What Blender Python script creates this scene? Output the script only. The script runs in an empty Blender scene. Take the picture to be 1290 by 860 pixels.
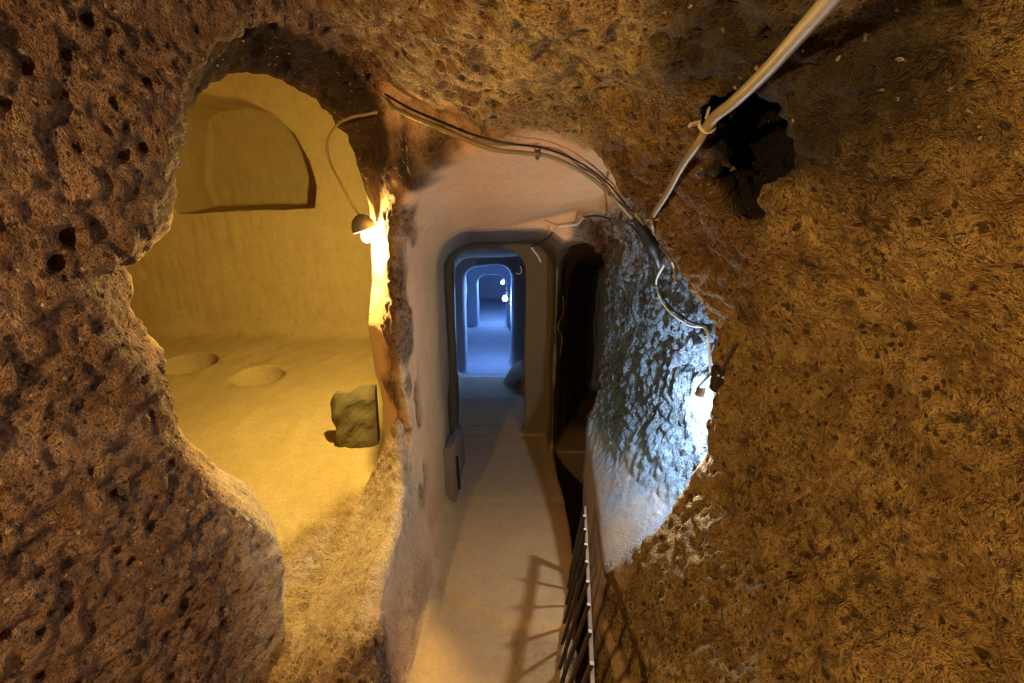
import bpy, math, random
import numpy as np

# ------------------------------------------------------------------ scene, camera, world, exposure
scene = bpy.context.scene
col = scene.collection
W, H, FX = 1290, 860, 640.0
PITCH = math.radians(18.0)
CAM = np.array([0.0, 0.0, 1.65])
CP, SP = math.cos(PITCH), math.sin(PITCH)

cam_data = bpy.data.cameras.new('camera')
cam_data.sensor_width = 36.0
cam_data.lens = 36.0 * FX / W
cam_data.clip_start = 0.02
cam = bpy.data.objects.new('camera', cam_data)
col.objects.link(cam)
cam.location = CAM
cam.rotation_euler = (math.pi / 2 - PITCH, 0, 0)
scene.camera = cam

world = bpy.data.worlds.new('world')
scene.world = world
world.use_nodes = True
world.node_tree.nodes['Background'].inputs[0].default_value = (0.02, 0.015, 0.01, 1)
world.node_tree.nodes['Background'].inputs[1].default_value = 0.2

vs = scene.view_settings
vs.view_transform = 'Standard'
vs.look = 'None'
vs.gamma = 1.0
vs.use_curve_mapping = False
vs.exposure = 0.0

# lamp powers (radiant strength of each bulb's surface)
WARM_LAMP = 4100.0      # yellow bulb hanging in the opening of the side chamber
COLD_LAMP = 1050.0      # bluish white bulb on the right wall
FILL_LAMP = 4500.0     # added fill bulb behind the camera, out of view
FAR_LAMP = 780.0       # bulbs deep in the corridor

# ------------------------------------------------------------------ little maths helpers
def ray(u, v):
    a = (u - W / 2) / FX
    b = (H / 2 - v) / FX
    return np.array([a, CP + b * SP, b * CP - SP])

def at_y(u, v, y):
    d = ray(u, v)
    return CAM + d * (y / d[1])

SLOPE = 0.2246          # the passage drops this much per metre

def smin(a, b, k):
    h = np.clip(np.float32(0.5) + np.float32(0.5) * (b - a) / k, np.float32(0), np.float32(1))
    return b * (1 - h) + a * h - k * h * (1 - h)

def smax(a, b, k):
    return -smin(-a, -b, k)

class Field2D:
    """signed distance of a polygon, tabulated (negative inside)"""
    def __init__(self, poly, margin=0.6, res=0.012):
        P = np.array(poly, float)
        self.lo = P.min(0) - margin
        hi = P.max(0) + margin
        self.res = res
        n = np.ceil((hi - self.lo) / res).astype(int) + 2
        gx = self.lo[0] + np.arange(n[0]) * res
        gy = self.lo[1] + np.arange(n[1]) * res
        X, Y = np.meshgrid(gx, gy, indexing='ij')
        d2 = np.full(X.shape, 1e9)
        inside = np.zeros(X.shape, bool)
        for i in range(len(P)):
            a, b = P[i], P[(i + 1) % len(P)]
            e = b - a
            t = np.clip(((X - a[0]) * e[0] + (Y - a[1]) * e[1]) / max(e @ e, 1e-12), 0, 1)
            d2 = np.minimum(d2, (X - a[0] - t * e[0]) ** 2 + (Y - a[1] - t * e[1]) ** 2)
            c = (a[1] > Y) != (b[1] > Y)
            with np.errstate(divide='ignore', invalid='ignore'):
                xi = a[0] + (Y - a[1]) * e[0] / (e[1] if abs(e[1]) > 1e-12 else 1e-12)
            inside ^= c & (X < xi)
        self.T = np.where(inside, -1, 1) * np.sqrt(d2)
        self.T = self.T.astype(np.float32)
        self.lo = self.lo.astype(np.float32); self.res = np.float32(res)
        self.n = n

    def __call__(self, x, y):
        fx = (x - self.lo[0]) / self.res
        fy = (y - self.lo[1]) / self.res
        cx = np.clip(fx, 0, self.n[0] - 1.001)
        cy = np.clip(fy, 0, self.n[1] - 1.001)
        out = (np.abs(fx - cx) + np.abs(fy - cy)) * self.res
        i = cx.astype(np.int32); j = cy.astype(np.int32)
        a = cx - i; b = cy - j
        T = self.T
        return (T[i, j] * (1 - a) * (1 - b) + T[i + 1, j] * a * (1 - b) +
                T[i, j + 1] * (1 - a) * b + T[i + 1, j + 1] * a * b) + out

def rbox2(x, z, x0, x1, z0, z1, rt, rb):
    """rounded rectangle, its own corner radius above and below"""
    cx = (x0 + x1) / 2; cz = (z0 + z1) / 2
    r = np.where(z > cz, rt, rb)
    qx = np.abs(x - cx) - (x1 - x0) / 2 + r
    qz = np.abs(z - cz) - (z1 - z0) / 2 + r
    return np.minimum(np.maximum(qx, qz), 0) + np.hypot(np.maximum(qx, 0), np.maximum(qz, 0)) - r

def rbox3(x, y, z, c, h, r):
    qx = np.abs(x - c[0]) - h[0] + r
    qy = np.abs(y - c[1]) - h[1] + r
    qz = np.abs(z - c[2]) - h[2] + r
    return (np.minimum(np.maximum(qx, np.maximum(qy, qz)), 0) +
            np.sqrt(np.maximum(qx, 0) ** 2 + np.maximum(qy, 0) ** 2 + np.maximum(qz, 0) ** 2) - r)

def capsule(x, y, z, a, b, ra, rb):
    a = np.array(a); b = np.array(b); e = b - a
    t = np.clip(((x - a[0]) * e[0] + (y - a[1]) * e[1] + (z - a[2]) * e[2]) / (e @ e), 0, 1)
    return np.sqrt((x - a[0] - t * e[0]) ** 2 + (y - a[1] - t * e[1]) ** 2 + (z - a[2] - t * e[2]) ** 2) - (ra + (rb - ra) * t)

def ellipsoid(x, y, z, c, r):
    k = np.sqrt(((x - c[0]) / r[0]) ** 2 + ((y - c[1]) / r[1]) ** 2 + ((z - c[2]) / r[2]) ** 2)
    return (k - 1) * min(r)

def hash3(i, j, k, seed):
    h = (i.astype(np.uint32) * np.uint32(374761393) + j.astype(np.uint32) * np.uint32(668265263) +
         k.astype(np.uint32) * np.uint32(2147483647) + np.uint32(seed) * np.uint32(3266489917))
    h = (h ^ (h >> np.uint32(13))) * np.uint32(1274126177)
    h = h ^ (h >> np.uint32(16))
    h = h * np.uint32(2246822519)
    h = h ^ (h >> np.uint32(15))
    return (h & np.uint32(0xffffff)).astype(np.float32) / np.float32(0xffffff)

def vnoise(p, f, seed=0, sc=(1, 1, 1)):
    """smooth value noise in -1..1"""
    q = (p * (np.array(sc, np.float32) * f)).astype(np.float32) + 137.3
    i = np.floor(q).astype(np.int32); t = q - i
    t = t * t * t * (t * (t * 6 - 15) + 10)
    r = 0
    for a in (0, 1):
        wa = t[:, 0] if a else 1 - t[:, 0]
        for b in (0, 1):
            wb = wa * (t[:, 1] if b else 1 - t[:, 1])
            for c in (0, 1):
                wc = wb * (t[:, 2] if c else 1 - t[:, 2])
                r = r + wc * hash3(i[:, 0] + a, i[:, 1] + b, i[:, 2] + c, seed)
    return r * 2 - 1

def cells(p, f, seed=0):
    """distance to nearest random site, 0 at the site, and that site's random size"""
    q = (p * np.float32(f)).astype(np.float32) + 91.7
    i = np.floor(q).astype(np.int32); t = q - i
    best = np.full(len(p), 9.0, np.float32); rnd = np.zeros(len(p), np.float32)
    for a in (-1, 0, 1):
        for b in (-1, 0, 1):
            for c in (-1, 0, 1):
                ii, jj, kk = i[:, 0] + a, i[:, 1] + b, i[:, 2] + c
                d = ((a + hash3(ii, jj, kk, seed) - t[:, 0]) ** 2 + (b + hash3(ii, jj, kk, seed + 7) - t[:, 1]) ** 2 +
                     (c + hash3(ii, jj, kk, seed + 13) - t[:, 2]) ** 2)
                m = d < best
                best = np.where(m, d, best)
                rnd = np.where(m, hash3(ii, jj, kk, seed + 29), rnd)
    return np.sqrt(best), rnd

# ------------------------------------------------------------------ the cave: one carved volume of rock
Y_RIM = 1.85
# cross-section of the entry chamber where it ends (x, height above the sloping floor)
rim_px = [(764, 905), (766, 860), (770, 790), (778, 742), (800, 705), (832, 665), (868, 614), (892, 572), (899, 520), (908, 470),
          (904, 422), (886, 388), (862, 345), (838, 302), (815, 268), (775, 236), (720, 202), (660, 180), (580, 152), (490, 112)]
rim = []
def cap_y(x):                       # the entry chamber reaches further on its left side
    return Y_RIM + 0.06 + 0.9 * np.clip(-x - 0.05, 0, 0.62)
for u, v in rim_px:
    p = at_y(u, v, Y_RIM)
    for _ in range(20):
        if u < 660: p = at_y(u, v, cap_y(p[0]))
    rim.append((p[0], p[2] + SLOPE * p[1]))
rim = [(0.36, 0.0)] + [q for q in rim if q[1] > 0.03] + [(-0.8, 2.72), (-1.2, 2.8), (-2.4, 2.8), (-2.4, 0.0)]
F_RIM = Field2D(rim)

# recess behind the rim, lit by the cold lamp (x as a share of its depth, height above the floor)
F_REC = Field2D([(0.0, 0.05), (0.30, 0.05), (0.42, 0.30), (0.55, 0.42), (0.76, 0.62), (0.93, 0.95), (1.0, 1.3), (0.99, 1.7),
                 (0.93, 1.95), (0.80, 2.13), (0.6, 2.20), (0.0, 2.12)])

# plane of the left wall: the wall runs forward and towards the corridor
PL = np.array([-0.55, 2.30])
WT = np.array([0.45, 1.0]); WT /= np.linalg.norm(WT)
WN = np.array([-WT[1], WT[0]])
EX, EY = -0.44, 0.82
EN = EX * WN[0] + EY * WN[1]

hole_px = [(330, 14), (300, 24), (270, 50), (253, 80), (238, 92), (229, 128), (227, 165), (218, 200), (207, 235), (200, 265),
           (186, 295), (165, 317), (142, 334), (121, 346), (130, 376), (139, 395), (135, 420), (152, 442), (176, 466), (196, 490),
           (206, 525), (226, 560), (246, 592), (270, 616), (300, 642), (332, 670), (351, 700), (355, 745), (356, 806), (392, 800),
           (418, 775), (440, 742), (470, 722), (492, 684), (510, 650), (524, 592), (521, 540), (510, 492), (503, 440), (501, 380),
           (498, 300), (498, 240), (496, 180), (492, 152), (476, 118), (452, 84), (424, 54), (396, 38), (365, 18)]
hole = []
for u, v in hole_px:
    d = ray(u, v)
    t = ((PL - CAM[:2]) @ WN) / (d[:2] @ WN)
    p = CAM + d * t
    hole.append(((p[:2] - PL) @ WT, p[2]))
F_HOLE = Field2D(hole, margin=0.5, res=0.008)

# niche in the chamber's back wall
Y_BACK = 4.65
niche = []
for u, v in [(222, 268), (395, 262), (396, 235), (388, 205), (370, 172), (345, 145), (310, 128), (262, 122), (222, 126), (205, 140), (203, 235)]:
    p = at_y(u, v, Y_BACK)
    niche.append((p[0], p[2]))
F_NICHE = Field2D(niche, margin=0.4)

def chamber_floor(y):
    return -0.09 + 0.10 * (y - 1.6)

def on_chamber_floor(u, v):
    d = ray(u, v)
    t = (CAM[2] + 0.09 + 0.16) / (0.10 * d[1] - d[2])
    return CAM + d * t

PIT1 = on_chamber_floor(238, 456)
PIT2 = on_chamber_floor(325, 472)

YK = [-3, 4.5, 6.2, 6.22, 7.6, 8.0, 12.0, 16.0]
ZK = [3 * SLOPE, -4.5 * SLOPE, -1.15, -1.24, -1.45, -1.50, -1.84, -2.0]

def lerp_knots(y, kn, v):
    kn = [np.float32(k) for k in kn]; v = [np.float32(k) for k in v]
    r = np.full_like(y, v[0])
    for i in range(len(kn) - 1):
        r = r + np.clip((y - kn[i]) / (kn[i + 1] - kn[i]), np.float32(0), np.float32(1)) * (v[i + 1] - v[i])
    return r

def tube(x, y, z, y0, y1, kn, x0, x1, zt, rt, rb, f):
    """stretch of corridor between y0 and y1; edges follow straight lines between knots"""
    a = lerp_knots(y, kn, x0); b = lerp_knots(y, kn, x1); t = lerp_knots(y, kn, zt)
    d = rbox2(x, z, a, b, f, t, np.float32(rt), np.float32(rb))
    return smax(smax(d, np.float32(y0) - y, 0.05), y - np.float32(y1), 0.05)

FAR_TUBES = [  # y0, y1, knots, left, right, top, top corner, bottom corner, blend
    (4.9, 5.25, [5], [-0.595], [0.13], [0.97], 0.22, 0.10, 0.03),
    (5.2, 7.9, [5.2, 7.9], [-0.72, -0.90], [0.34, 0.30], [1.02, 0.45], 0.25, 0.12, 0.04),
    (7.8, 8.75, [8, 8.6], [-0.757, -0.79], [0.0, -0.03], [0.31, 0.25], 0.24, 0.08, 0.10),
    (8.7, 11.8, [8.7, 11.8], [-0.95, -1.1], [0.15, 0.1], [0.38, 0.0], 0.3, 0.1, 0.05),
    (11.7, 12.6, [12], [-0.82], [-0.14], [-0.56], 0.24, 0.08, 0.08),
    (12.5, 15.6, [12.5], [-1.0], [0.2], [-0.3], 0.3, 0.1, 0.05)]

def sdf(x, y, z):
    f4 = np.float32
    x = x.astype(f4); y = y.astype(f4); z = z.astype(f4)
    xl, xh, yl, yh, zl, zh = x.min(), x.max(), y.min(), y.max(), z.min(), z.max()
    def near(x0, x1, y0, y1, z0=-9, z1=9, m=0.35):
        return xh > x0 - m and xl < x1 + m and yh > y0 - m and yl < y1 + m and zh > z0 - m and zl < z1 + m
    zs = z + f4(SLOPE) * y
    w = (x - f4(PL[0])) * f4(WN[0]) + (y - f4(PL[1])) * f4(WN[1])
    d = np.full_like(x, f4(1.0))
    # entry chamber, where the camera stands
    if near(-2.4, 1.4, -2, 2.6):
        g = np.clip(f4(Y_RIM) - y, f4(0), f4(3))
        sx = np.where(x > 0, x / (1 + f4(0.10) * g), x)
        zz = zs / (1 + f4(0.05) * g)
        d = F_RIM(sx, zz)
        d = smax(d, w, 0.05)
        d = smax(d, (y - cap_y(x).astype(f4)) * np.where(x < -0.05, f4(0.75), f4(1)), 0.02)
        d = smax(d, f4(-1.7) - y, 0.3)
    if near(-1.2, 2.4, 1.3, 5.1):
        fl = -f4(SLOPE) * np.minimum(y, f4(4.5)) + np.maximum(y - f4(4.5), f4(0)) * f4(-0.082)
        # corridor, first stretch
        t1 = tube(x, y, z, 1.3, 3.42, [1.3, 1.85, 2.34, 3.4], [-0.54, -0.54, -0.535, -0.50], [0.42, 0.42, 0.48, 0.55], [1.93, 1.79, 1.66, 1.345], 0.34, 0.13, fl)
        d = smin(d, t1, np.where(x < f4(0.3), f4(0.09), f4(0.02)))
        # recess on the right
        X = lerp_knots(y, [1.8, 2.0, 2.5, 3.4, 3.6], [0.98, 0.99, 0.87, 0.66, 0.6])
        rec = F_REC(x / X, zs) * f4(0.85)
        rec = smax(rec, f4(Y_RIM + 0.03) - y, 0.02)
        rec = smax(rec, y - f4(3.43), 0.06)
        d = smin(d, rec, 0.015)
        # second stretch, with the dark passage leaving on the right
        t2 = tube(x, y, z, 3.27, 5.0, [3.4, 5.0], [-0.52, -0.66], [0.42, 0.40], [1.34, 1.02], 0.28, 0.12, fl)
        d = smin(d, t2, 0.02)
    # ditch between the floor and the right wall
    if near(0.0, 0.85, 0.2, 4.7, -1.7, 0.4):
        da = lerp_knots(y, [0.5, 1.57, 2.37, 3.4, 4.2], [0.06, 0.235, 0.372, 0.395, 0.41])
        db = lerp_knots(y, [0.5, 1.85, 2.6, 3.4, 4.4], [0.40, 0.415, 0.47, 0.56, 0.80])
        dt = rbox2(x, zs, da, db, f4(-0.60), f4(0.22), f4(0.03), f4(0.06))
        dt = smax(smax(dt, f4(0.3) - y, 0.05), y - f4(4.55), 0.1)
        d = smin(d, dt, 0.012)
    # the dark passage leaves forward and to the right
    if near(0.1, 2.4, 3.3, 8.1):
        pa = lerp_knots(y, [3.4, 4.3, 4.8, 8.0], [0.15, 0.30, 0.48, 1.30])
        pb = lerp_knots(y, [3.4, 4.0, 6.0, 8.0], [0.62, 0.95, 1.55, 2.30])
        fp = -f4(SLOPE) * y
        pas = rbox2(x, z, pa, pb, fp + f4(0.02), fp + lerp_knots(y, [3.4, 4.5], [2.02, 2.08]), f4(0.26), f4(0.1))
        pas = smax(smax(pas, f4(3.38) - y, 0.03), y - f4(8.0), 0.2)
        d = smin(d, pas, 0.03)
    # frames further down
    if yh > 4.6:
        fl = lerp_knots(y, YK, ZK)
        for y0, y1, kn, a, b, t, rt, rb, k in FAR_TUBES:
            if yh > y0 - 0.4 and yl < y1 + 0.4:
                d = smin(d, tube(x, y, z, y0, y1, kn, a, b, t, rt, rb, fl), k)
        # heap of rubble on the right before the bright frame
        if near(-0.1, 0.6, 6.5, 8):
            d = smax(d, -ellipsoid(x, y, z, (0.34, 7.2, -1.52), (0.48, 0.8, 0.52)), 0.08)
    # side chamber on the left
    if near(-4.2, -0.5, 0.8, 5.5):
        ch = rbox3(x, y, z, (-2.42, 2.75, 1.0), (1.65, 1.92, 1.42), f4(0.48))
        ch = smax(ch, f4(0.30) - w, 0.08)
        ch = smax(ch, chamber_floor(y) - z, 0.16)
        if near(-3.4, -1.5, 4.3, 5.6, 1.2, 2.5):
            nd = smax(smax(F_NICHE(x, z), f4(4.3) - y, 0.02), y - f4(Y_BACK + 0.68), 0.08)
            ch = smin(ch, nd, 0.02)
        if near(-3.2, -1.6, 3.5, 4.5, -0.4, 0.7):
            ch = smin(ch, ellipsoid(x, y, z, (PIT1[0], PIT1[1], PIT1[2] - 0.02), (0.22, 0.2, 0.26)), 0.015)
            ch = smin(ch, ellipsoid(x, y, z, (PIT2[0], PIT2[1], PIT2[2] + 0.0), (0.19, 0.17, 0.14)), 0.03)
        d = smin(d, ch, 0.02)
        # opening broken through the left wall
        ex = f4(EX) - f4(0.17) * np.clip(np.abs(z - f4(1.30)) / f4(0.2) - f4(1.0), f4(0), f4(1))   # the jamb bulges at lamp height
        k = w / (ex * f4(WN[0]) + f4(EY * WN[1]))
        s = (x - k * ex - f4(PL[0])) * f4(WT[0]) + (y - k * f4(EY) - f4(PL[1])) * f4(WT[1])
        ez = f4(-0.42) * np.clip((z - f4(0.7)) / f4(1.2), f4(0), f4(1.2)) * np.clip(f4(1.2) + s * f4(0.8), f4(0.3), f4(1.4))
        hl = F_HOLE(s, z - k * ez)
        hl = smax(smax(hl, w - f4(0.50), 0.02), f4(-0.14) - w, 0.02)
        hl = smax(hl, chamber_floor(y) - z - f4(0.6) * np.clip(f4(0.28) - w, f4(0), f4(1)), 0.04)
        d = smin(d, hl, 0.025)
    # low broken wall left standing between the opening and the passage
    if near(-1.2, -0.3, -1.8, 2.5, -1, 0.8):
        crest = lerp_knots(y, [0.8, 1.35, 1.55, 1.7, 1.98, 2.2, 2.34, 2.42], [-0.12, -0.08, 0.05, 0.10, 0.06, 0.10, 0.24, 0.45])
        fall = np.clip((f4(-0.60) - x) / f4(0.28), f4(0), f4(1))
        top = crest + (np.minimum(crest, f4(-0.13)) - crest) * fall
        low = smax(x + f4(0.455) + f4(0.14) * zs, (z - top) * f4(0.8), 0.05)
        low = smax(low, w - f4(0.32), 0.05)
        low = smax(low, y - f4(2.5), 0.02)
        d = smax(d, -low, 0.04)
    # black hole where the ceiling meets the right wall
    if near(0.3, 1.3, 0.9, 2.4, 1.3, 2.8):
        cp = np.minimum(capsule(x, y, z, HOLE_A, HOLE_B, 0.15, 0.19), capsule(x, y, z, HOLE_C, HOLE_B, 0.115, 0.17))
        d = smin(d, cp.astype(f4), 0.02)
    return d.astype(f4)

HOLE_A = np.array([0.58, 1.20, 1.77])
HOLE_B = np.array([0.95, 1.62, 2.35])
HOLE_C = np.array([0.63, 1.36, 1.61])

def sd1(p):
    q = np.asarray(p, float).reshape(-1, 3)
    return sdf(q[:, 0], q[:, 1], q[:, 2])

def hit(u, v, off=0.0):
    """where the line of sight through a spot of the photograph meets the rock, off metres into the air"""
    d = ray(u, v); d = d / np.linalg.norm(d)
    t = 0.1
    for _ in range(300):
        s = -sd1(CAM + d * t)[0]
        if s < 0.002: break
        t += s * 0.5
    p = CAM + d * t
    e = 0.01
    g = np.array([sd1(p + np.eye(3)[i] * e)[0] - sd1(p - np.eye(3)[i] * e)[0] for i in range(3)])
    n = -g / (np.linalg.norm(g) + 1e-9)
    return p + n * off

def surface_nets(lo, hi, h, B=8):
    lo = np.array(lo, float); hi = np.array(hi, float)
    nb = np.ceil((hi - lo) / (h * B)).astype(int)
    bi = np.stack(np.meshgrid(*[np.arange(n) for n in nb], indexing='ij'), -1).reshape(-1, 3)
    c = lo + (bi + 0.5) * B * h
    dc = np.concatenate([sdf(q[:, 0], q[:, 1], q[:, 2]) for q in np.array_split(c, max(1, len(c) // 200000))])
    bi = bi[np.abs(dc) < B * h * 0.87 * 1.3 + 0.01]
    NG = nb * B + 4
    keys_v, pos_v, quads = [], [], []
    off = np.arange(-1, B + 1)
    CO = np.array([[i, j, k] for i in (0, 1) for j in (0, 1) for k in (0, 1)])
    ED = [(a, b) for a in range(8) for b in range(a + 1, 8) if np.abs(CO[a] - CO[b]).sum() == 1]
    for s in range(0, len(bi), 250):
        b = bi[s:s + 250]; n = len(b)
        gi = b[:, None, :] * B + off[None, :, None]           # n, B+2, 3
        ax = [lo[a] + gi[:, :, a] * h for a in range(3)]
        X = np.broadcast_to(ax[0][:, :, None, None], (n, B + 2, B + 2, B + 2))
        Y = np.broadcast_to(ax[1][:, None, :, None], X.shape)
        Z = np.broadcast_to(ax[2][:, None, None, :], X.shape)
        V = sdf(X.ravel(), Y.ravel(), Z.ravel()).reshape(X.shape).astype(np.float32)
        S = V < 0
        C8 = np.stack([V[:, i:i + B + 1, j:j + B + 1, k:k + B + 1] for i, j, k in CO], -1)
        S8 = C8 < 0
        act = S8.any(-1) & ~S8.all(-1)
        if not act.any(): continue
        I = np.argwhere(act)
        vals = C8[act]
        acc = np.zeros((len(I), 3)); cnt = np.zeros(len(I))
        for a, bb in ED:
            va, vb = vals[:, a], vals[:, bb]
            m = (va < 0) != (vb < 0)
            t = np.where(m, va / np.where(m, va - vb, 1), 0)
            acc += np.where(m[:, None], CO[a] + t[:, None] * (CO[bb] - CO[a]), 0)
            cnt += m
        cell = b[I[:, 0]] * B + I[:, 1:] - 1
        pos_v.append(lo + (cell + acc / cnt[:, None]) * h)
        cell = cell + 1
        keys_v.append((cell[:, 0].astype(np.int64) * NG[1] + cell[:, 1]) * NG[2] + cell[:, 2])
        for axis in range(3):
            o1, o2 = [(1, 2), (2, 0), (0, 1)][axis]
            sl0 = [slice(None)] + [slice(1, B + 1)] * 3
            sl1 = list(sl0); sl1[axis + 1] = slice(2, B + 2)
            A, Bq = S[tuple(sl0)], S[tuple(sl1)]
            J = np.argwhere(A != Bq)
            if not len(J): continue
            flip = A[A != Bq]
            base = b[J[:, 0]] * B + J[:, 1:] + 1
            def key(d1, d2):
                q = base.copy(); q[:, o1] += d1; q[:, o2] += d2
                return (q[:, 0].astype(np.int64) * NG[1] + q[:, 1]) * NG[2] + q[:, 2]
            q4 = np.stack([key(-1, -1), key(0, -1), key(0, 0), key(-1, 0)], 1)
            q4[flip] = q4[flip][:, ::-1]
            quads.append(q4)
    kv = np.concatenate(keys_v); pv = np.concatenate(pos_v)
    uk, ui = np.unique(kv, return_index=True)
    q = np.searchsorted(uk, np.concatenate(quads))
    return pv[ui].astype(np.float32), q.astype(np.int32)

def vnormals(P, Q):
    d1 = P[Q[:, 2]] - P[Q[:, 0]]; d2 = P[Q[:, 3]] - P[Q[:, 1]]
    fn = np.cross(d1, d2)
    N = np.zeros_like(P)
    for k in range(4):
        for a in range(3):
            N[:, a] += np.bincount(Q[:, k], fn[:, a], len(P)).astype(np.float32)
    return N / (np.linalg.norm(N, axis=1, keepdims=True) + 1e-12), fn / (np.linalg.norm(fn, axis=1, keepdims=True) + 1e-12)

def sstep(a, b, x):
    t = np.clip((x - a) / (b - a), 0, 1)
    return t * t * (3 - 2 * t)

def zones(P, N):
    """how rough the rock is and what rock it is at each place"""
    x, y, z = P.T
    zs = z + SLOPE * y
    w = (x - PL[0]) * WN[0] + (y - PL[1]) * WN[1]
    wob = vnoise(P, 5.0, 3) * 0.10 + vnoise(P, 14.0, 4) * 0.04
    yc = cap_y(x)
    rough = 1 - sstep(yc - 0.08, yc + 0.12, y + wob * 1.2)     # entry rough, corridor worked smooth
    rough = rough * (1 - 0.8 * sstep(-0.62, -0.54, x) * (x < 0) * sstep(1.4, 1.6, y + wob) * sstep(1.5, 1.2, zs))
    chamber = sstep(0.22, 0.34, w) * (y < 5.6) * sstep(0.1, -0.3, x + 0.4)
    chamber = np.where((y > 4.7) & (x > -1.4), 0, chamber)
    rough = rough * (1 - chamber)
    rec = sstep(1.86, 1.94, y) * sstep(0.36, 0.46, x) * (1 - sstep(3.40, 3.5, y)) * sstep(2.2, 2.1, zs)
    rough = np.maximum(rough, rec * sstep(0.55, 1.05, zs + wob) * 0.95)
    sill = sstep(-0.45, -0.25, w) * (1 - sstep(0.30, 0.45, w)) * sstep(0.85, 0.55, z) * sstep(1.3, 1.6, y) * sstep(2.5, 2.35, y) * sstep(-0.47, -0.56, x)
    jamb = sstep(2.75, 2.45, y) * sstep(2.2, 2.3, y) * sstep(-0.42, -0.48, x) * (w < 0.15) * sstep(0.3, 0.6, zs)
    rough = np.maximum(rough, 0.8 * jamb * sstep(0.0, 0.35, vnoise(P, 4.0, 31) + 0.5 * vnoise(P, 11.0, 32)))
    rough = rough * (1 - 0.6 * sill)
    rough = np.maximum(rough, sill * 0.4)
    rough = np.maximum(rough, 0.6 * sstep(0.0, 0.06, w) * sstep(0.42, 0.32, w) * sstep(1.45, 1.75, z) * (y < 3))
    floor = sstep(0.55, 0.85, N[:, 2]) * sstep(0.16, 0.06, np.abs(z - np.interp(y, YK, ZK)))
    rough = rough * (1 - 0.85 * floor)
    return rough, chamber, rec, floor, sill, wob

def displace(P, Q, fine):
    N, _ = vnormals(P, Q)
    rough, chamber, rec, floor, sill, wob = zones(P, N)
    d = vnoise(P, 2.2, 11) * 0.020 * (1 - 0.7 * floor)
    d += vnoise(P, 6.0, 12) * (0.004 + 0.016 * rough) * (1 - 0.6 * floor)
    if fine:
        d += vnoise(P, 17.0, 13) * (0.0015 + 0.011 * rough)
        d += vnoise(P, 36.0, 14) * (0.0007 + 0.012 * rough)
        # tool marks: the recess wall was hacked with a pick, the chamber scraped
        mk = vnoise(P + np.float32(0.03) * vnoise(P, 9.0, 19)[:, None], 24.0, 15, (1.1, 1.1, 0.6))
        d += rec * sstep(0.4, 0.9, zs_of(P)) * ((np.abs(mk) - 0.3) * 0.024 + vnoise(P, 40.0, 20, (1, 1, 0.7)) * 0.008)
        d += chamber * (vnoise(P, 8.0, 16, (1.6, 1.0, 0.5)) * 0.004 + vnoise(P, 21.0, 17, (1.5, 1.0, 0.4)) * sstep(-0.1, 0.5, vnoise(P, 2.4, 18)) * 0.004)
        # holes left by fallen pebbles
        c, r = cells(P, 9.0, 21)
        R = 0.07 + 0.25 * r ** 2
        d -= rough * (1 - rec) * sstep(1.0, 0.55, c / R) * 0.028 * (0.4 + r)
        c, r = cells(P, 22.0, 22)
        R = 0.12 + 0.36 * r ** 2
        d -= rough * sstep(1.0, 0.5, c / R) * 0.017 * (0.4 + r)
    P2 = P + N * d[:, None]
    return P2, (rough, chamber, rec, floor, sill, wob)

def zs_of(P):
    return P[:, 2] + SLOPE * P[:, 1]

# ------------------------------------------------------------------ materials
def new_mat(name):
    m = bpy.data.materials.new(name); m.use_nodes = True
    nt = m.node_tree
    return m, nt, nt.nodes['Principled BSDF']

def plain(name, rgb, rough=0.6, metal=0.0, var=0.25, scale=40.0):
    m, nt, b = new_mat(name)
    tc = nt.nodes.new('ShaderNodeTexCoord')
    n = nt.nodes.new('ShaderNodeTexNoise'); n.inputs['Scale'].default_value = scale; n.inputs['Detail'].default_value = 4
    mx = nt.nodes.new('ShaderNodeMix'); mx.data_type = 'RGBA'
    mx.inputs[6].default_value = (*[c * (1 - var) for c in rgb], 1)
    mx.inputs[7].default_value = (*[min(1, c * (1 + var)) for c in rgb], 1)
    nt.links.new(tc.outputs['Object'], n.inputs['Vector'])
    nt.links.new(n.outputs['Fac'], mx.inputs[0])
    nt.links.new(mx.outputs[2], b.inputs['Base Color'])
    b.inputs['Roughness'].default_value = rough
    b.inputs['Metallic'].default_value = metal
    return m

def glow(name, rgb, strength):
    m, nt, b = new_mat(name)
    b.inputs['Base Color'].default_value = (1, 1, 1, 1)
    b.inputs['Emission Color'].default_value = (*rgb, 1)
    b.inputs['Emission Strength'].default_value = strength
    return m

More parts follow.
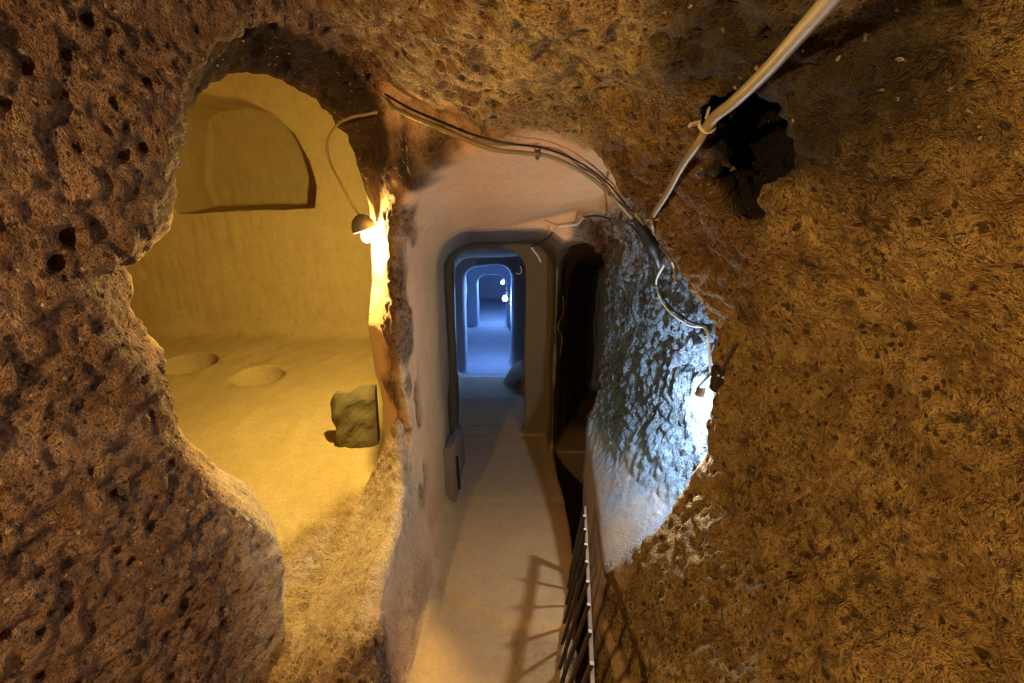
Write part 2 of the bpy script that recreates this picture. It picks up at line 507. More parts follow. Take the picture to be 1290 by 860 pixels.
def rock_material():
    m, nt, b = new_mat('carved_tuff')
    L = nt.links.new
    def node(t): return nt.nodes.new(t)
    geo = node('ShaderNodeNewGeometry')
    col_a = node('ShaderNodeAttribute'); col_a.attribute_name = 'rock_colour'
    rough_a = node('ShaderNodeAttribute'); rough_a.attribute_name = 'roughness_of_cut'
    def noise(scale, detail=5, rough=0.6):
        n = node('ShaderNodeTexNoise'); n.inputs['Scale'].default_value = scale
        n.inputs['Detail'].default_value = detail; n.inputs['Roughness'].default_value = rough
        L(geo.outputs['Position'], n.inputs['Vector']); return n
    def math_(op, a, bb, clamp=False):
        n = node('ShaderNodeMath'); n.operation = op; n.use_clamp = clamp
        for i, s in enumerate((a, bb)):
            if isinstance(s, (int, float)): n.inputs[i].default_value = s
            else: L(s, n.inputs[i])
        return n.outputs[0]
    def ramp(src, p0, p1):
        n = node('ShaderNodeMapRange'); n.interpolation_type = 'SMOOTHSTEP'
        n.inputs['From Min'].default_value = p0; n.inputs['From Max'].default_value = p1
        L(src, n.inputs['Value']); return n.outputs[0]
    def mix(fac, a, bb, blend='MIX'):
        n = node('ShaderNodeMix'); n.data_type = 'RGBA'; n.blend_type = blend
        for i, s in ((0, fac), (6, a), (7, bb)):
            if isinstance(s, (int, float)): n.inputs[i].default_value = s
            elif isinstance(s, tuple): n.inputs[i].default_value = (*s, 1)
            else: L(s, n.inputs[i])
        return n.outputs[2]
    r = rough_a.outputs['Fac']
    # mottling in the tuff
    big = ramp(noise(7, 6).outputs['Fac'], 0.35, 0.68)
    mid = ramp(noise(38, 6, 0.7).outputs['Fac'], 0.35, 0.66)
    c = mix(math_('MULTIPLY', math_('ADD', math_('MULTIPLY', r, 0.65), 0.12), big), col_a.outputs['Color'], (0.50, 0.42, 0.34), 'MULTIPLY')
    c = mix(math_('MULTIPLY', math_('ADD', math_('MULTIPLY', r, 0.6), 0.10), mid), c, (0.45, 0.36, 0.28), 'MULTIPLY')
    # dark pebbles and shade painted into the pits, pale pumice flecks
    vor = node('ShaderNodeTexVoronoi'); vor.inputs['Scale'].default_value = 55
    warp = node('ShaderNodeMix'); warp.data_type = 'VECTOR'; warp.inputs[0].default_value = 0.03
    nz = noise(30, 3)
    L(geo.outputs['Position'], warp.inputs[4]); L(nz.outputs['Color'], warp.inputs[5])
    L(warp.outputs[1], vor.inputs['Vector'])
    sep = node('ShaderNodeSeparateColor'); L(vor.outputs['Color'], sep.inputs[0])
    patchy = ramp(noise(4.5, 3).outputs['Fac'], 0.34, 0.62)
    raw = ramp(vor.outputs['Distance'], 0.42, 0.22)
    spot1 = math_('MULTIPLY', raw, ramp(math_('ADD', sep.outputs[0], math_('MULTIPLY', patchy, 0.22)), 0.82, 0.94))
    vor2 = node('ShaderNodeTexVoronoi'); vor2.inputs['Scale'].default_value = 125; L(warp.outputs[1], vor2.inputs['Vector'])
    sep2 = node('ShaderNodeSeparateColor'); L(vor2.outputs['Color'], sep2.inputs[0])
    spot2 = math_('MULTIPLY', ramp(vor2.outputs['Distance'], 0.48, 0.2), ramp(math_('ADD', sep2.outputs[0], math_('MULTIPLY', patchy, 0.30)), 0.66, 0.80))
    blot = math_('MULTIPLY', ramp(noise(20, 6, 0.75).outputs['Fac'], 0.50, 0.60), math_('ADD', math_('MULTIPLY', patchy, 0.75), 0.25))
    grit = ramp(noise(85, 3, 0.7).outputs['Fac'], 0.53, 0.66)
    vor3 = node('ShaderNodeTexVoronoi'); vor3.inputs['Scale'].default_value = 24; L(warp.outputs[1], vor3.inputs['Vector'])
    sep3 = node('ShaderNodeSeparateColor'); L(vor3.outputs['Color'], sep3.inputs[0])
    spot3 = math_('MULTIPLY', ramp(vor3.outputs['Distance'], 0.36, 0.20), ramp(sep3.outputs[0], 0.80, 0.84))
    spot1 = math_('MAXIMUM', spot1, spot3)
    spot = math_('MAXIMUM', math_('MAXIMUM', spot1, math_('MULTIPLY', spot2, 0.9)), math_('MAXIMUM', math_('MULTIPLY', blot, 0.9), math_('MULTIPLY', grit, 0.65)))
    c = mix(math_('MULTIPLY', spot, math_('ADD', math_('MULTIPLY', r, 0.74), 0.10)), c, (0.030, 0.016, 0.008))
    fleck = math_('MULTIPLY', ramp(vor.outputs['Distance'], 0.30, 0.16), ramp(sep.outputs[1], 0.84, 0.9))
    c = mix(math_('MULTIPLY', fleck, math_('MULTIPLY', r, 0.7)), c, (0.62, 0.48, 0.32))
    L(c, b.inputs['Base Color'])
    b.inputs['Roughness'].default_value = 0.9
    b.inputs['Specular IOR Level'].default_value = 0.25
    # relief too fine for the mesh
    h1 = noise(60, 4, 0.7).outputs['Fac']
    h2 = noise(170, 2, 0.6).outputs['Fac']
    hh = math_('ADD', math_('MULTIPLY', h1, 0.050), math_('MULTIPLY', h2, 0.016))
    hh = math_('SUBTRACT', hh, math_('MULTIPLY', raw, math_('MULTIPLY', ramp(sep.outputs[0], 0.7, 0.8), 0.012)))
    hh = math_('MULTIPLY', hh, math_('ADD', math_('MULTIPLY', r, 0.92), 0.10))
    bump = node('ShaderNodeBump'); bump.inputs['Strength'].default_value = 1.0; bump.inputs['Distance'].default_value = 1.0
    L(hh, bump.inputs['Height']); L(bump.outputs[0], b.inputs['Normal'])
    return m

M_ROCK = rock_material()

# ------------------------------------------------------------------ build the rock and split it into the pieces of the setting
def mixc(c, rgb, f):
    return c * (1 - f[:, None]) + np.array(rgb, np.float32)[None, :] * f[:, None]

def structure(name, P, N, Q, C, R, label):
    used, inv = np.unique(Q, return_inverse=True)
    Q2 = inv.reshape(Q.shape).astype(np.int32)
    me = bpy.data.meshes.new(name)
    nf = len(Q2)
    me.vertices.add(len(used)); me.loops.add(nf * 4); me.polygons.add(nf)
    me.vertices.foreach_set('co', np.ascontiguousarray(P[used], np.float32).ravel())
    me.loops.foreach_set('vertex_index', Q2.ravel())
    me.polygons.foreach_set('loop_start', np.arange(0, nf * 4, 4, dtype=np.int32))
    me.polygons.foreach_set('use_smooth', np.ones(nf, bool))
    a = me.attributes.new('rock_colour', 'FLOAT_COLOR', 'POINT')
    a.data.foreach_set('color', np.concatenate([C[used], np.ones((len(used), 1))], 1).astype(np.float32).ravel())
    a = me.attributes.new('roughness_of_cut', 'FLOAT', 'POINT')
    a.data.foreach_set('value', R[used].astype(np.float32))
    me.update(calc_edges=True)
    me.normals_split_custom_set_from_vertices(N[used].astype(float).tolist())
    me.materials.append(M_ROCK)
    o = bpy.data.objects.new(name, me); col.objects.link(o)
    o['kind'] = 'structure'; o['label'] = label; o['category'] = 'cave ' + name.split('_')[0]
    return o

def build_cave():
    Y_SPLIT = 5.45
    h1, h2 = 0.0113, 0.032
    n1 = math.ceil((Y_SPLIT + 1.9) / (h1 * 8))
    y_end = -1.9 + n1 * h1 * 8
    near = surface_nets((-4.4, -1.9, -1.7), (2.5, y_end - 1e-6, 3.0), h1)
    far = surface_nets((-1.5, y_end, -2.3), (2.5, 16.0, 1.6), h2)
    P1, Z1 = displace(*near, True)
    P2, Z2 = displace(*far, False)
    P = np.concatenate([P1, P2]); Q = np.concatenate([near[1], far[1] + len(P1)])
    rough, chamber, rec, floor, sill, wob = [np.concatenate([a, b]) for a, b in zip(Z1, Z2)]
    N, FN = vnormals(P, Q)
    x, y, z = P.T
    zs = zs_of(P); w = (x - PL[0]) * WN[0] + (y - PL[1]) * WN[1]
    # rock colours: brown tuff, pinkish worked tuff, ochre chamber, recess tinted lamp-blue, dusty floor, soot
    C = np.tile(np.array([0.67, 0.395, 0.195], np.float32), (len(P), 1))
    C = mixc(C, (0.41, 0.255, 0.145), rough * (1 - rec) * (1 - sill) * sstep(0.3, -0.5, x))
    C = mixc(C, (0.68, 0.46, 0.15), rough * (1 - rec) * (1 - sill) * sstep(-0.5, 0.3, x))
    C = mixc(C, (0.52, 0.40, 0.17), chamber)
    C = mixc(C, (0.66, 0.52, 0.32), sill * (1 - chamber))
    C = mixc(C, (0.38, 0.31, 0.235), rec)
    C = mixc(C, (0.25, 0.43, 0.66), rec * sstep(0.35, 0.8, zs + wob) * sstep(2.15, 1.7, zs + wob))   # the lamp's blue tint painted into the rock
    C = mixc(C, (0.56, 0.375, 0.175), floor * (1 - chamber) * sstep(7.6, 6.6, y))
    rim_red = np.exp(-(((x - 0.57) / 0.07) ** 2 + ((y - 3.40) / 0.10) ** 2)) * sstep(0.2, 0.5, zs)
    C = mixc(C, (0.20, 0.085, 0.03), np.clip(rim_red * 1.4, 0, 1))
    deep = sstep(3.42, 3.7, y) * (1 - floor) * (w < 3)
    C = mixc(C, (0.22, 0.165, 0.095), deep * (1 - chamber) * (x > -1.2) * (y < 7.7))  # corridor walls coloured darker, in place of shade past the first ring
    C = mixc(C, (0.34, 0.40, 0.50), sstep(7.6, 7.9, y))  # blue of the far lamps put into the rock colour
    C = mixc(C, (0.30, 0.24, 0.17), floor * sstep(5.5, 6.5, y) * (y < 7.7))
    soot_shade = sstep(0.40, 0.12, np.sqrt((x - 0.50) ** 2 + (y - 1.02) ** 2 * 0.8 + (z - 1.88) ** 2 * 0.7) + wob * 1.0)
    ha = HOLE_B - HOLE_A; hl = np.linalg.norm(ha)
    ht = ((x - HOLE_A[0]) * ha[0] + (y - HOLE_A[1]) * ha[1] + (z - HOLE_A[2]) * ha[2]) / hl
    hole_shade = sstep(0.05, 0.02, np.minimum(capsule(x, y, z, HOLE_A, HOLE_B, 0.15, 0.19), capsule(x, y, z, HOLE_C, HOLE_B, 0.115, 0.17))) * sstep(-0.06, 0.03, ht + 0.5 * wob)
    soot_shade = np.maximum(soot_shade * 0.9, hole_shade)  # darkness inside the hole painted black, joined with the soot stain
    smoke = 0.75 * sstep(0.22, 0.08, np.sqrt((x + 0.40) ** 2 + (y - 2.15) ** 2 * 0.6 + (z - 1.66) ** 2 * 1.5) + wob)
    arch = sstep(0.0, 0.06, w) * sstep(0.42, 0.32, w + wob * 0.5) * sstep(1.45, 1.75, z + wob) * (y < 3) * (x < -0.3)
    C = mixc(C, (0.045, 0.026, 0.013), np.clip(arch * (0.9 + 1.5 * wob), 0, 1))  # brown stain, deepened for shade the lamp cap does not cast
    C = mixc(C, (0.016, 0.012, 0.009), soot_shade)
    C = mixc(C, (0.13, 0.10, 0.065), smoke * (w < 0.1))
    redr = sstep(0.42, 0.18, np.sqrt((x - 0.55) ** 2 + (y - 1.6) ** 2 * 0.6 + (z - 1.62) ** 2 * 0.6) + wob) * rough
    C = mixc(C, (0.22, 0.10, 0.035), redr * 0.7 * (1 - soot_shade) * (1 - rec))

    # which piece of the setting a face belongs to
    fc = P[Q].mean(1); fx, fy, fz = fc.T
    fzs = fz + SLOPE * fy
    fw = (fx - PL[0]) * WN[0] + (fy - PL[1]) * WN[1]
    ffl = floor[Q].mean(1); fch = chamber[Q].mean(1); frec = rec[Q].mean(1)
    idx = np.zeros(len(Q), int)                       # 0 left wall
    idx[(fx > 0.05)] = 1                              # right wall
    idx[(FN[:, 2] < -0.5) & (fzs > 1.75)] = 2         # ceiling
    idx[(frec > 0.5)] = 3                             # recess
    idx[(fy > 3.43)] = 4                              # corridor beyond
    idx[(fy > 3.43) & (fx > 0.45)] = 5                # dark side passage
    idx[ffl > 0.5] = 6
    cham = (fch > 0.5)
    idx[cham] = 7
    idx[cham & (FN[:, 2] > 0.75) & (fz < chamber_floor(fy) + 0.12)] = 8
    names = [('wall_left', 'brown pitted tuff wall with a large broken opening on the left'),
             ('wall_right', 'ochre brown pitted tuff wall bulging along the right side'),
             ('ceiling', 'rough tuff ceiling sloping down into the pinkish corridor vault'),
             ('wall_recess', 'pick-marked pale rock wall lit bluish white by the wall lamp'),
             ('wall_corridor', 'rounded walls of the narrow corridor stepping away into the distance'),
             ('wall_passage', 'black side passage opening off the right of the corridor'),
             ('floor', 'dusty sloping earth floor of the passage'),
             ('wall_chamber', 'smooth yellow-lit walls of the side chamber with an arched niche'),
             ('floor_chamber', 'ochre floor of the side chamber with two hollowed pits')]
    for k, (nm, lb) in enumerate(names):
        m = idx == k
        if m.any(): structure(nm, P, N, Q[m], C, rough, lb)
    print('cave faces', len(Q))

build_cave()

# ------------------------------------------------------------------ helpers for the things
def mesh_obj(name, V, F, mat, parent=None, smooth=True):
    me = bpy.data.meshes.new(name)
    me.from_pydata([tuple(map(float, v)) for v in V], [], [tuple(f) for f in F])
    me.update()
    if smooth:
        for p in me.polygons: p.use_smooth = True
    me.materials.append(mat)
    o = bpy.data.objects.new(name, me); col.objects.link(o)
    if parent is not None: o.parent = parent
    return o

def tag(o, label, cat, group=None):
    o['label'] = label; o['category'] = cat
    if group: o['group'] = group
    return o

def empty(name, loc, label, cat, group=None):
    o = bpy.data.objects.new(name, None); o.empty_display_size = 0.05
    col.objects.link(o); o.location = loc
    return tag(o, label, cat, group)

def catmull(pts, n=8):
    P = [np.array(p, float) for p in pts]
    P = [2 * P[0] - P[1]] + P + [2 * P[-1] - P[-2]]
    out = []
    for i in range(1, len(P) - 2):
        for k in range(n):
            t = k / n
            a, b, c, d = P[i - 1], P[i], P[i + 1], P[i + 2]
            out.append(0.5 * ((2 * b) + (c - a) * t + (2 * a - 5 * b + 4 * c - d) * t * t + (3 * b - a - 3 * c + d) * t ** 3))
    out.append(P[-2])
    return out

def tube_geo(path, r, sides=8):
    path = [np.array(p, float) for p in path]
    V, F = [], []
    ref = np.array([0.13, 0.27, 1.0])
    n = len(path)
    for i, p in enumerate(path):
        t = path[min(i + 1, n - 1)] - path[max(i - 1, 0)]
        t /= np.linalg.norm(t) + 1e-9
        a = np.cross(t, ref); 
        if np.linalg.norm(a) < 0.1: a = np.cross(t, np.array([1.0, 0, 0]))
        a /= np.linalg.norm(a); b = np.cross(t, a)
        rr = r(i / (n - 1)) if callable(r) else r
        for s in range(sides):
            an = 2 * math.pi * s / sides
            V.append(p + rr * (math.cos(an) * a + math.sin(an) * b))
    for i in range(n - 1):
        for s in range(sides):
            s2 = (s + 1) % sides
            F.append((i * sides + s, i * sides + s2, (i + 1) * sides + s2, (i + 1) * sides + s))
    F.append(tuple(range(sides))[::-1]); F.append(tuple((n - 1) * sides + s for s in range(sides)))
    return V, F

def lathe_geo(profile, axis, origin, sides=20):
    """profile: (distance along axis, radius)"""
    ax = np.array(axis, float); ax /= np.linalg.norm(ax)
    a = np.cross(ax, [0.3, 0.2, 0.9] if abs(ax[2]) < 0.9 else [1, 0, 0]); a /= np.linalg.norm(a)
    b = np.cross(ax, a)
    V, F = [], []
    for d, r in profile:
        for s in range(sides):
            an = 2 * math.pi * s / sides
            V.append(np.array(origin) + ax * d + max(r, 1e-4) * (math.cos(an) * a + math.sin(an) * b))
    for i in range(len(profile) - 1):
        for s in range(sides):
            s2 = (s + 1) % sides
            F.append((i * sides + s, i * sides + s2, (i + 1) * sides + s2, (i + 1) * sides + s))
    F.append(tuple(range(sides))[::-1]); F.append(tuple((len(profile) - 1) * sides + s for s in range(sides)))
    return V, F

def bar_geo(a, b, wx, wy, side, bevel=0.15):
    """bar from a to b, wx wide along 'side', wy across it, with chamfered edges"""
    a = np.array(a, float); b = np.array(b, float)
    t = (b - a) / np.linalg.norm(b - a)
    s = np.array(side, float); s -= t * (s @ t); s /= np.linalg.norm(s)
    u = np.cross(t, s)
    hx, hy = wx / 2, wy / 2
    c = bevel * min(hx, hy) * 2
    prof = [(hx, -hy + c), (hx, hy - c), (hx - c, hy), (-hx + c, hy), (-hx, hy - c), (-hx, -hy + c), (-hx + c, -hy), (hx - c, -hy)]
    V = [p + s * q[0] + u * q[1] for p in (a, b) for q in prof]
    F = [(i, (i + 1) % 8, 8 + (i + 1) % 8, 8 + i) for i in range(8)] + [tuple(range(8))[::-1], tuple(range(8, 16))]
    return V, F

def rel(V, loc):
    return [np.array(v) - np.array(loc) for v in V]

M_CONDUIT = plain('tan_conduit', (0.24, 0.18, 0.075), 0.5)
M_BLACK = plain('black_cable', (0.012, 0.012, 0.014), 0.5)
M_WHITE = plain('white_cable', (0.62, 0.62, 0.60), 0.45)
M_STEEL = plain('worn_steel', (0.16, 0.14, 0.12), 0.45, 0.7)
M_RAIL = plain('painted_rail', (0.24, 0.17, 0.11), 0.6, 0.0)
M_DARK = plain('dark_iron', (0.035, 0.028, 0.022), 0.6, 0.3)
M_SOCKET = plain('grey_socket', (0.12, 0.105, 0.08), 0.6)
M_TIE = plain('pale_tie', (0.5, 0.42, 0.28), 0.6)
M_BULB_W = glow('warm_bulb_glass', (1.0, 0.70, 0.22), WARM_LAMP)
M_BULB_C = glow('cold_bulb_glass', (0.82, 0.89, 1.0), COLD_LAMP)
M_BULB_E = glow('fill_bulb_glass', (1.0, 0.66, 0.30), FILL_LAMP)
M_BULB_F = glow('far_bulb_glass', (0.26, 0.48, 1.0), FAR_LAMP)

BULB = [(0.0, 0.012), (0.012, 0.014), (0.024, 0.020), (0.036, 0.027), (0.048, 0.030), (0.060, 0.0285), (0.070, 0.022), (0.077, 0.012), (0.079, 0.001)]
SOCK = [(-0.055, 0.006), (-0.052, 0.014), (-0.040, 0.018), (-0.010, 0.0205), (0.0, 0.0215), (0.006, 0.0205), (0.007, 0.012)]
CAP = [(-0.065, 0.005), (-0.060, 0.022), (-0.045, 0.042), (-0.020, 0.056), (0.008, 0.061), (0.016, 0.058), (0.006, 0.054), (-0.018, 0.046), (-0.02, 0.01)]

def lamp(name, loc, axis, mat, label, cat, scale=1.0, group=None, sock=1.0, prof=SOCK):
    e = empty(name, loc, label, cat, group)
    V, F = lathe_geo([(d * scale, r * scale) for d, r in BULB], axis, (0, 0, 0), 18)
    mesh_obj('bulb', V, F, mat, e)
    V, F = lathe_geo([(d * scale * sock, r * scale * sock) for d, r in prof], axis, (0, 0, 0), 18)
    mesh_obj('socket', V, F, M_SOCKET, e)
    return e

def add_tube(name, path, r, mat, parent=None, n=8, sides=8, loc=None):
    pts = catmull(path, n)
    loc = pts[0] if loc is None else np.array(loc)
    V, F = tube_geo(pts, r, sides)
    if parent is not None:
        return mesh_obj(name, rel(V, loc), F, mat, parent)
    o = mesh_obj(name, rel(V, loc), F, mat)
    o.location = loc
    return o

# ------------------------------------------------------------------ the lamps
# warm lamp hanging in the opening
WL = at_y(458, 286, 2.60)
e = lamp('pendant_lamp', WL, (0.30, 0.05, -1.0), M_BULB_W, 'glowing yellow bulb hanging by a cord in the opening to the left chamber', 'lamp', 1.0, prof=CAP)
cord = [at_y(476, 141, 2.30), at_y(462, 144, 2.32), at_y(442, 148, 2.36), at_y(424, 158, 2.42), at_y(412, 180, 2.46), at_y(416, 205, 2.50),
        at_y(430, 232, 2.55), at_y(444, 258, 2.59), WL + np.array([-0.015, 0, 0.06])]
add_tube('cord', cord, 0.006, M_CONDUIT, e, 6, 8, WL)

# cold lamp behind the edge of the right wall
CL = at_y(881, 498, 2.09)
e = lamp('wall_lamp', CL, (-0.18, 0, -1.0), M_BULB_C, 'bluish white glowing bulb on a black bracket at the edge of the right wall', 'lamp', 1.0)
PP = at_y(899, 480, 1.80)
V, F = bar_geo(PP + np.array([0.014, 0, 0.055]), PP + np.array([0.014, 0, -0.035]), 0.040, 0.05, (1, 0, 0))
mesh_obj('back_plate', rel(V, CL), F, M_DARK, e, False)
V, F = bar_geo(PP + np.array([0.0, 0.0, 0.03]), CL + np.array([0.004, -0.012, 0.052]), 0.022, 0.026, (0, 0, 1))
mesh_obj('bracket_arm', rel(V, CL), F, M_DARK, e, False)
V, F = bar_geo(PP + np.array([0.016, -0.02, 0.05]), at_y(921, 434, 1.70) + np.array([0.012, 0, 0]), 0.010, 0.006, (1, 0, 0))
mesh_obj('strut', rel(V, CL), F, M_STEEL, e, False)
for dx, dz in ((0.004, 0.034), (0.022, 0.026)):
    V, F = lathe_geo([(0, 0.005), (0.003, 0.005), (0.005, 0.003)], (0, -1, 0), PP + np.array([dx, -0.025, dz]) - CL, 8)
    mesh_obj('screw', V, F, M_WHITE, e)

# bulbs deep in the corridor
lamp('corridor_lamp', at_y(637, 371, 8.62), (-0.2, 0, -1), M_BULB_F, 'nearer bright bulb on the right wall deep in the corridor', 'lamp', 1.5, 'bulbs deep in the corridor')
lamp('corridor_lamp', at_y(634, 352, 12.3), (-0.2, 0, -1), M_BULB_F, 'farther small bulb high on the right deep in the corridor', 'lamp', 1.5, 'bulbs deep in the corridor')
# added fill bulb, unseen behind the camera, to brighten the near walls
lamp('fill_lamp', (-1.0, -0.60, 1.80), (0, 0.1, -1), M_BULB_E, 'added bare fill bulb in the entry chamber, out of view', 'lamp', 1.0)

# ------------------------------------------------------------------ conduits and cables
pts = [hit(u, v, 0.022) for u, v in [(478, 119), (500, 134), (535, 152), (575, 168), (620, 181), (660, 185), (690, 189), (720, 201), (750, 222), (775, 245), (800, 272)]]
o = add_tube('ceiling_conduit', pts, 0.0085, M_CONDUIT)
tag(o, 'tan conduit bending along the ceiling edge from the left opening to the right wall', 'conduit')
pts2 = [hit(u, v - 4, 0.016) for u, v in [(484, 121), (520, 141), (560, 158), (600, 172), (640, 180), (680, 184), (712, 194), (742, 211), (768, 233), (792, 262)]]
o = add_tube('black_cable', pts2, 0.0042, M_BLACK)
tag(o, 'thin black cable running along the upper side of the ceiling conduit', 'cable')

def clip(p, t, label, mat=M_STEEL, s=1.0):
    """a small strap bent round a conduit, with its two ears and a nail"""
    t = np.array(t, float); t /= np.linalg.norm(t)
    a = np.cross(t, [0.2, 0.9, 0.3]); a /= np.linalg.norm(a); b = np.cross(t, a)
    e = empty('conduit_clip', p, label, 'clip')
    arc = [s * 0.016 * (math.cos(an) * a + math.sin(an) * b) for an in np.linspace(0, 1.6 * math.pi, 12)]
    V, F = tube_geo(arc, 0.004 * s, 6)
    mesh_obj('strap', V, F, mat, e)
    V, F = bar_geo(arc[0], arc[0] + a * 0.018 * s + b * 0.012 * s, 0.012 * s, 0.004 * s, t)
    mesh_obj('ear', V, F, mat, e, False)
    V, F = bar_geo(arc[-1], arc[-1] - b * 0.020 * s, 0.012 * s, 0.004 * s, t)
    mesh_obj('ear', V, F, mat, e, False)
    return e
clip(pts[6] * 0.6 + pts[5] * 0.4, pts[6] - pts[5], 'small dark metal clip on the middle of the ceiling conduit')

# thick tan conduit crossing the upper right, tied to the rock
B_ = hit(829, 266, 0.025)
mid = hit(884, 166, 0.035)
D1 = np.linalg.norm(mid - CAM)
D0 = 0.84
def along2(u, v):                       # the free span in front of the hole
    d = ray(u, v); d /= np.linalg.norm(d)
    k = (1046 - u) / (1046 - 884)
    return CAM + d * (D0 + (D1 - D0) * k)
pts = [along2(1120, -95), along2(1082, -45), along2(1046, 0), along2(1010, 40), along2(965, 90), along2(925, 128), along2(898, 150), mid, hit(868, 196, 0.03), hit(848, 232, 0.028), B_]
o = add_tube('wall_conduit', pts, lambda t: 0.0125 if t < 0.64 else 0.0095, M_CONDUIT, n=8, sides=10)
tag(o, 'thick tan conduit slanting down past the black hole on the upper right', 'conduit')
clip(along2(891, 157), pts[6] - pts[8], 'pale twisted tie holding the slanting conduit beside the black hole', M_TIE, 1.15)
pts = [B_ + np.array([-0.004, 0, 0.0]), hit(828, 285, 0.02), hit(833, 305, 0.02), at_y(842, 322, 1.93), at_y(849, 338, 1.94), at_y(851, 356, 1.95)]
o = add_tube('hanging_cable', pts, 0.0065, M_CONDUIT)
tag(o, 'short tan cable hanging from the lower end of the slanting conduit', 'cable')
q = hit(829, 271, 0.03)
V, F = bar_geo(q + np.array([-0.018, 0, 0.002]), q + np.array([0.022, 0, 0.004]), 0.008, 0.004, (0, 1, 0))
o = mesh_obj('cable_tie', rel(V, q), F, M_TIE, None, False); o.location = q
tag(o, 'tiny pale cable tie below the slanting conduit end', 'cable tie')

# dark bundle of taped wires at the top of the recess
pts = [at_y(800, 276, 1.98), at_y(812, 292, 2.0), at_y(820, 308, 2.02), at_y(826, 322, 2.04), at_y(830, 336, 2.06)]
o = add_tube('taped_wire_bundle', pts, lambda t: 0.010 + 0.016 * math.sin(math.pi * min(1, t * 1.02)) + 0.0012 * math.sin(t * 17), M_BLACK, n=8, sides=10)
tag(o, 'black taped bundle of wires at the top of the bluish recess', 'wire bundle')
pts = [at_y(800, 268, 1.97), at_y(808, 280, 1.98), at_y(815, 296, 2.0), at_y(817, 308, 2.01)]
o = add_tube('conduit_stub', pts, 0.0080, M_CONDUIT)
tag(o, 'pale end of conduit running into the black taped bundle', 'conduit')
# wire over the recess top, black with a white stretch
W1 = [hit(u, v, 0.03) for u, v in [(738, 268), (752, 266), (770, 270)]] + [at_y(790, 281, 2.3), at_y(806, 296, 2.15), at_y(820, 316, 2.08)]
o = add_tube('black_wire', W1, 0.005, M_BLACK)
tag(o, 'thin black wire arching over the top of the bluish recess', 'wire')
W2 = [W1[0], hit(728, 280, 0.03), hit(715, 284, 0.03), hit(702, 285, 0.03), at_y(697, 291, 3.30)]
o = add_tube('white_wire', W2, 0.005, M_WHITE)
tag(o, 'white wire kinked along the ceiling edge above the dark passage', 'wire')
W3 = [at_y(697, 291, 3.36), at_y(690, 300, 3.5), at_y(678, 306, 3.7), at_y(669, 311, 3.8)]
o = add_tube('black_wire', W3, 0.005, M_BLACK)
tag(o, 'short black wire dipping between the two white wire ends', 'wire')
W4 = [at_y(669, 311, 3.8), at_y(674, 318, 3.82), at_y(678, 323, 3.84), at_y(681, 330, 3.86)]
o = add_tube('white_wire', W4, 0.006, M_WHITE)
tag(o, 'short white wire end pointing down over the corridor', 'wire')
W5 = [at_y(655, 335, 5.02), at_y(657, 340, 5.03), at_y(655, 345, 5.03), at_y(650, 344, 5.05)]
o = add_tube('white_wire', W5, 0.006, M_WHITE)
tag(o, 'tiny curled white wire at the top corner of the inner doorway', 'wire')
W6 = [hit(u, v, 0.03) for u, v in [(705, 372), (706, 392), (700, 410), (704, 424), (702, 446)]]
o = add_tube('loose_wire', W6, 0.006, M_CONDUIT)
tag(o, 'loose tan wire dangling down inside the dark side passage', 'wire')
# loop on the recess wall, running to the lamp
W7 = [at_y(836, 334, 2.05)] + [hit(u, v, 0.035) for u, v in [(834, 352), (838, 372), (848, 388), (862, 400), (878, 409)]] + [at_y(889, 414, 2.05), at_y(893, 440, 2.03), CL + np.array([0.03, -0.02, 0.085])]
o = add_tube('lamp_cable', W7, 0.0055, M_WHITE)
tag(o, 'white cable looping across the recess wall down to the wall lamp', 'cable')
W8 = [w + np.array([0.006, -0.004, 0.016]) for w in W7[1:-2]]
o = add_tube('lamp_cable', W8, 0.0045, M_BLACK)
tag(o, 'black cable looping just above the white one on the recess wall', 'cable')

# ------------------------------------------------------------------ railing on the right of the floor
def fl(y): return -SLOPE * y
def rail_base(y): return np.array([0.345 - 0.175 * (2.37 - y), y, fl(y)])
def rail_top(y, k=1.0):
    b = rail_base(y); t = np.array([0.405 - 0.126 * (2.37 - y), y, fl(y) + 0.45])
    return b + (t - b) * k
R0 = rail_base(2.37)
r = empty('railing', R0, 'low dark iron railing with upright bars along the right of the floor', 'railing')
Y0, Y1 = 0.30, 2.385
V, F = bar_geo(rail_top(Y0, 0.955), rail_top(Y1, 0.955), 0.014, 0.045, (1, 0, 0))
mesh_obj('handrail', rel(V, R0), F, M_RAIL, r, False)['label'] = 'tan painted top rail'
for k in (0.10,):
    V, F = bar_geo(rail_top(Y0, k), rail_top(Y1, k), 0.012, 0.022, (1, 0, 0))
    mesh_obj('lower_rail', rel(V, R0), F, M_DARK, r, False)
for y in (2.37, 0.9):
    V, F = bar_geo(rail_top(y, -0.06), rail_top(y, 0.98), 0.032, 0.032, (1, 0, 0))
    mesh_obj('post', rel(V, R0), F, M_DARK, r, False)
y = 2.37 - 0.147
while y > 0.35:
    o1 = np.array([-0.016, 0, 0])
    V, F = bar_geo(rail_top(y, 0.04) + o1, rail_top(y, 1.06) + o1, 0.014, 0.014, (1, 0, 0))
    pk = mesh_obj('picket', rel(V, R0), F, M_DARK, r, False)
    V, F = bar_geo(rail_top(y, 1.06) + o1, rail_top(y, 1.066) + o1, 0.013, 0.013, (1, 0, 0))
    mesh_obj('worn_end', rel(V, R0), F, M_TIE, pk, False)
    y -= 0.147

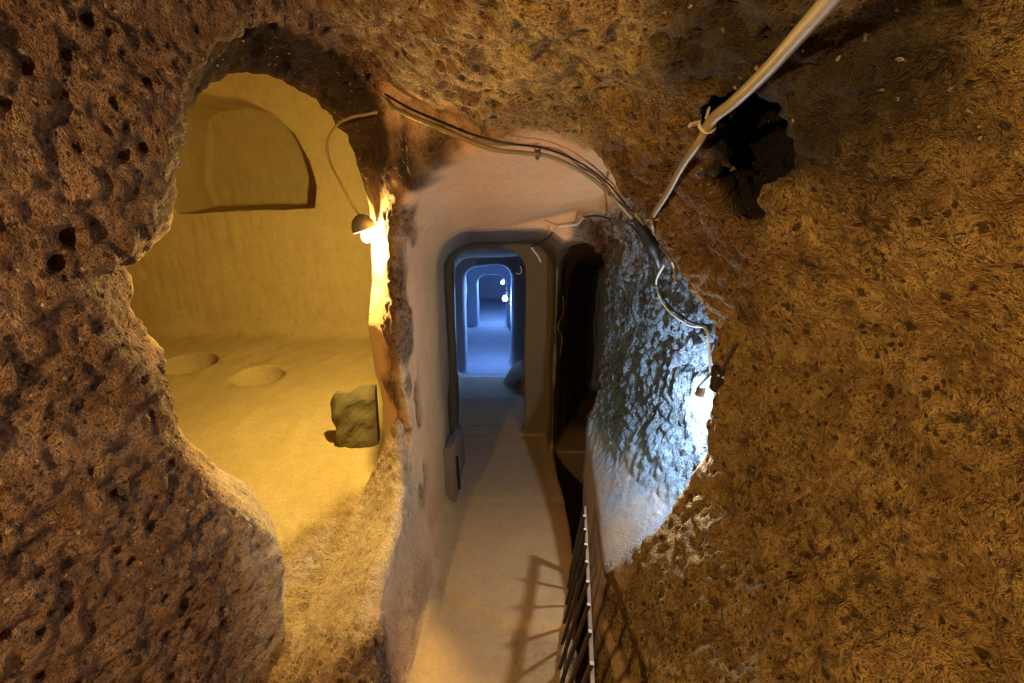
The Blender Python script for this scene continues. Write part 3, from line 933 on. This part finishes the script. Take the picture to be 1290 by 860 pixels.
# ------------------------------------------------------------------ stone slab along the foot of the left corridor wall
def slab():
    rnd = random.Random(4)
    n = 9; V = []; F = []
    for i in range(n):
        y = 3.34 + (4.35 - 3.34) * i / (n - 1)
        h = 0.50 - 0.16 * i / (n - 1) + rnd.uniform(-0.02, 0.02)
        xo = -0.425 - 0.03 * i / (n - 1) + rnd.uniform(-0.006, 0.006)
        z = fl(y) - 0.03
        V += [(xo - 0.09, y, z), (xo, y, z), (xo - 0.012, y, z + h), (xo - 0.03, y, z + h + 0.02), (xo - 0.09, y, z + h + 0.015)]
    for i in range(n - 1):
        for k in range(5):
            F.append((i * 5 + k, i * 5 + (k + 1) % 5, (i + 1) * 5 + (k + 1) % 5, (i + 1) * 5 + k))
    F += [(0, 1, 2, 3, 4)[::-1], tuple((n - 1) * 5 + k for k in range(5))]
    p = np.array([-0.45, 3.8, fl(3.8)])
    e = empty('stone_slab', p, 'upright grey-brown stone slab with a dark bar for a shaded slit at the foot of the left corridor wall', 'stone slab')
    mesh_obj('slab', rel(V, p), F, plain('slab_stone', (0.26, 0.175, 0.10), 0.9, 0, 0.35, 18), e, False)
    V, F = bar_geo((-0.419, 3.50, fl(3.5) + 0.06), (-0.432, 3.52, fl(3.5) + 0.34), 0.016, 0.022, (1, 0, 0))
    mesh_obj('slit', rel(V, p), F, plain('painted_slit_shade', (0.01, 0.008, 0.006), 0.95), e, False)  # dark bar standing in for the shade of a gap
slab()

# ------------------------------------------------------------------ dark hewn block on the chamber floor
def hewn_block():
    rnd = random.Random(9)
    nx, nz = 16, 18
    x0, x1, y0, y1 = -1.118, -0.84, 2.83, 2.885
    zb = chamber_floor(2.85) - 0.03
    V, F = [], []
    def pt(i, k, back):
        u, t = i / (nx - 1), k / (nz - 1)
        h = 0.35 + 0.08 * u + 0.012 * math.sin(u * 11) - 0.05 * max(0, 0.12 - u) / 0.12
        x = x0 + (x1 - x0) * u + (0.012 * math.sin(t * 5.1) + 0.006 * math.sin(t * 17)) * (1 - u)
        g = 0.005 * math.sin(46 * (t * h * 1.0 - 0.55 * u * (x1 - x0)) + 1.3 * math.sin(9 * u)) if not back else 0
        rnd_edge = 0.02 * max(0, t - 0.85) / 0.15 + 0.015 * max(0, 0.08 - u) / 0.08
        y = (y1 if back else y0 + rnd_edge + g + rnd.uniform(-0.002, 0.002)) + 0.03 * t
        return (x, y, zb + h * t)
    for b in (0, 1):
        for k in range(nz):
            for i in range(nx): V.append(pt(i, k, b))
    o = nx * nz
    for k in range(nz - 1):
        for i in range(nx - 1):
            a = k * nx + i
            F.append((a, a + 1, a + nx + 1, a + nx)); F.append((o + a + nx, o + a + nx + 1, o + a + 1, o + a))
    for i in range(nx - 1):
        a = (nz - 1) * nx + i
        F.append((a, a + 1, o + a + 1, o + a)); F.append((o + i, o + i + 1, i + 1, i))
    for k in range(nz - 1):
        a = k * nx; b = k * nx + nx - 1
        F.append((a + nx, o + a + nx, o + a, a)); F.append((b, o + b, o + b + nx, b + nx))
    p = np.array([(x0 + x1) / 2, y0, zb])
    ob = mesh_obj('hewn_block', rel(V, p), F, plain('dark_olive_stone', (0.13, 0.105, 0.042), 0.95, 0, 0.35, 14), None, False)
    ob.location = p
    tag(ob, 'dark olive stone block with slanting chisel grooves on the chamber floor', 'stone block')
hewn_block()
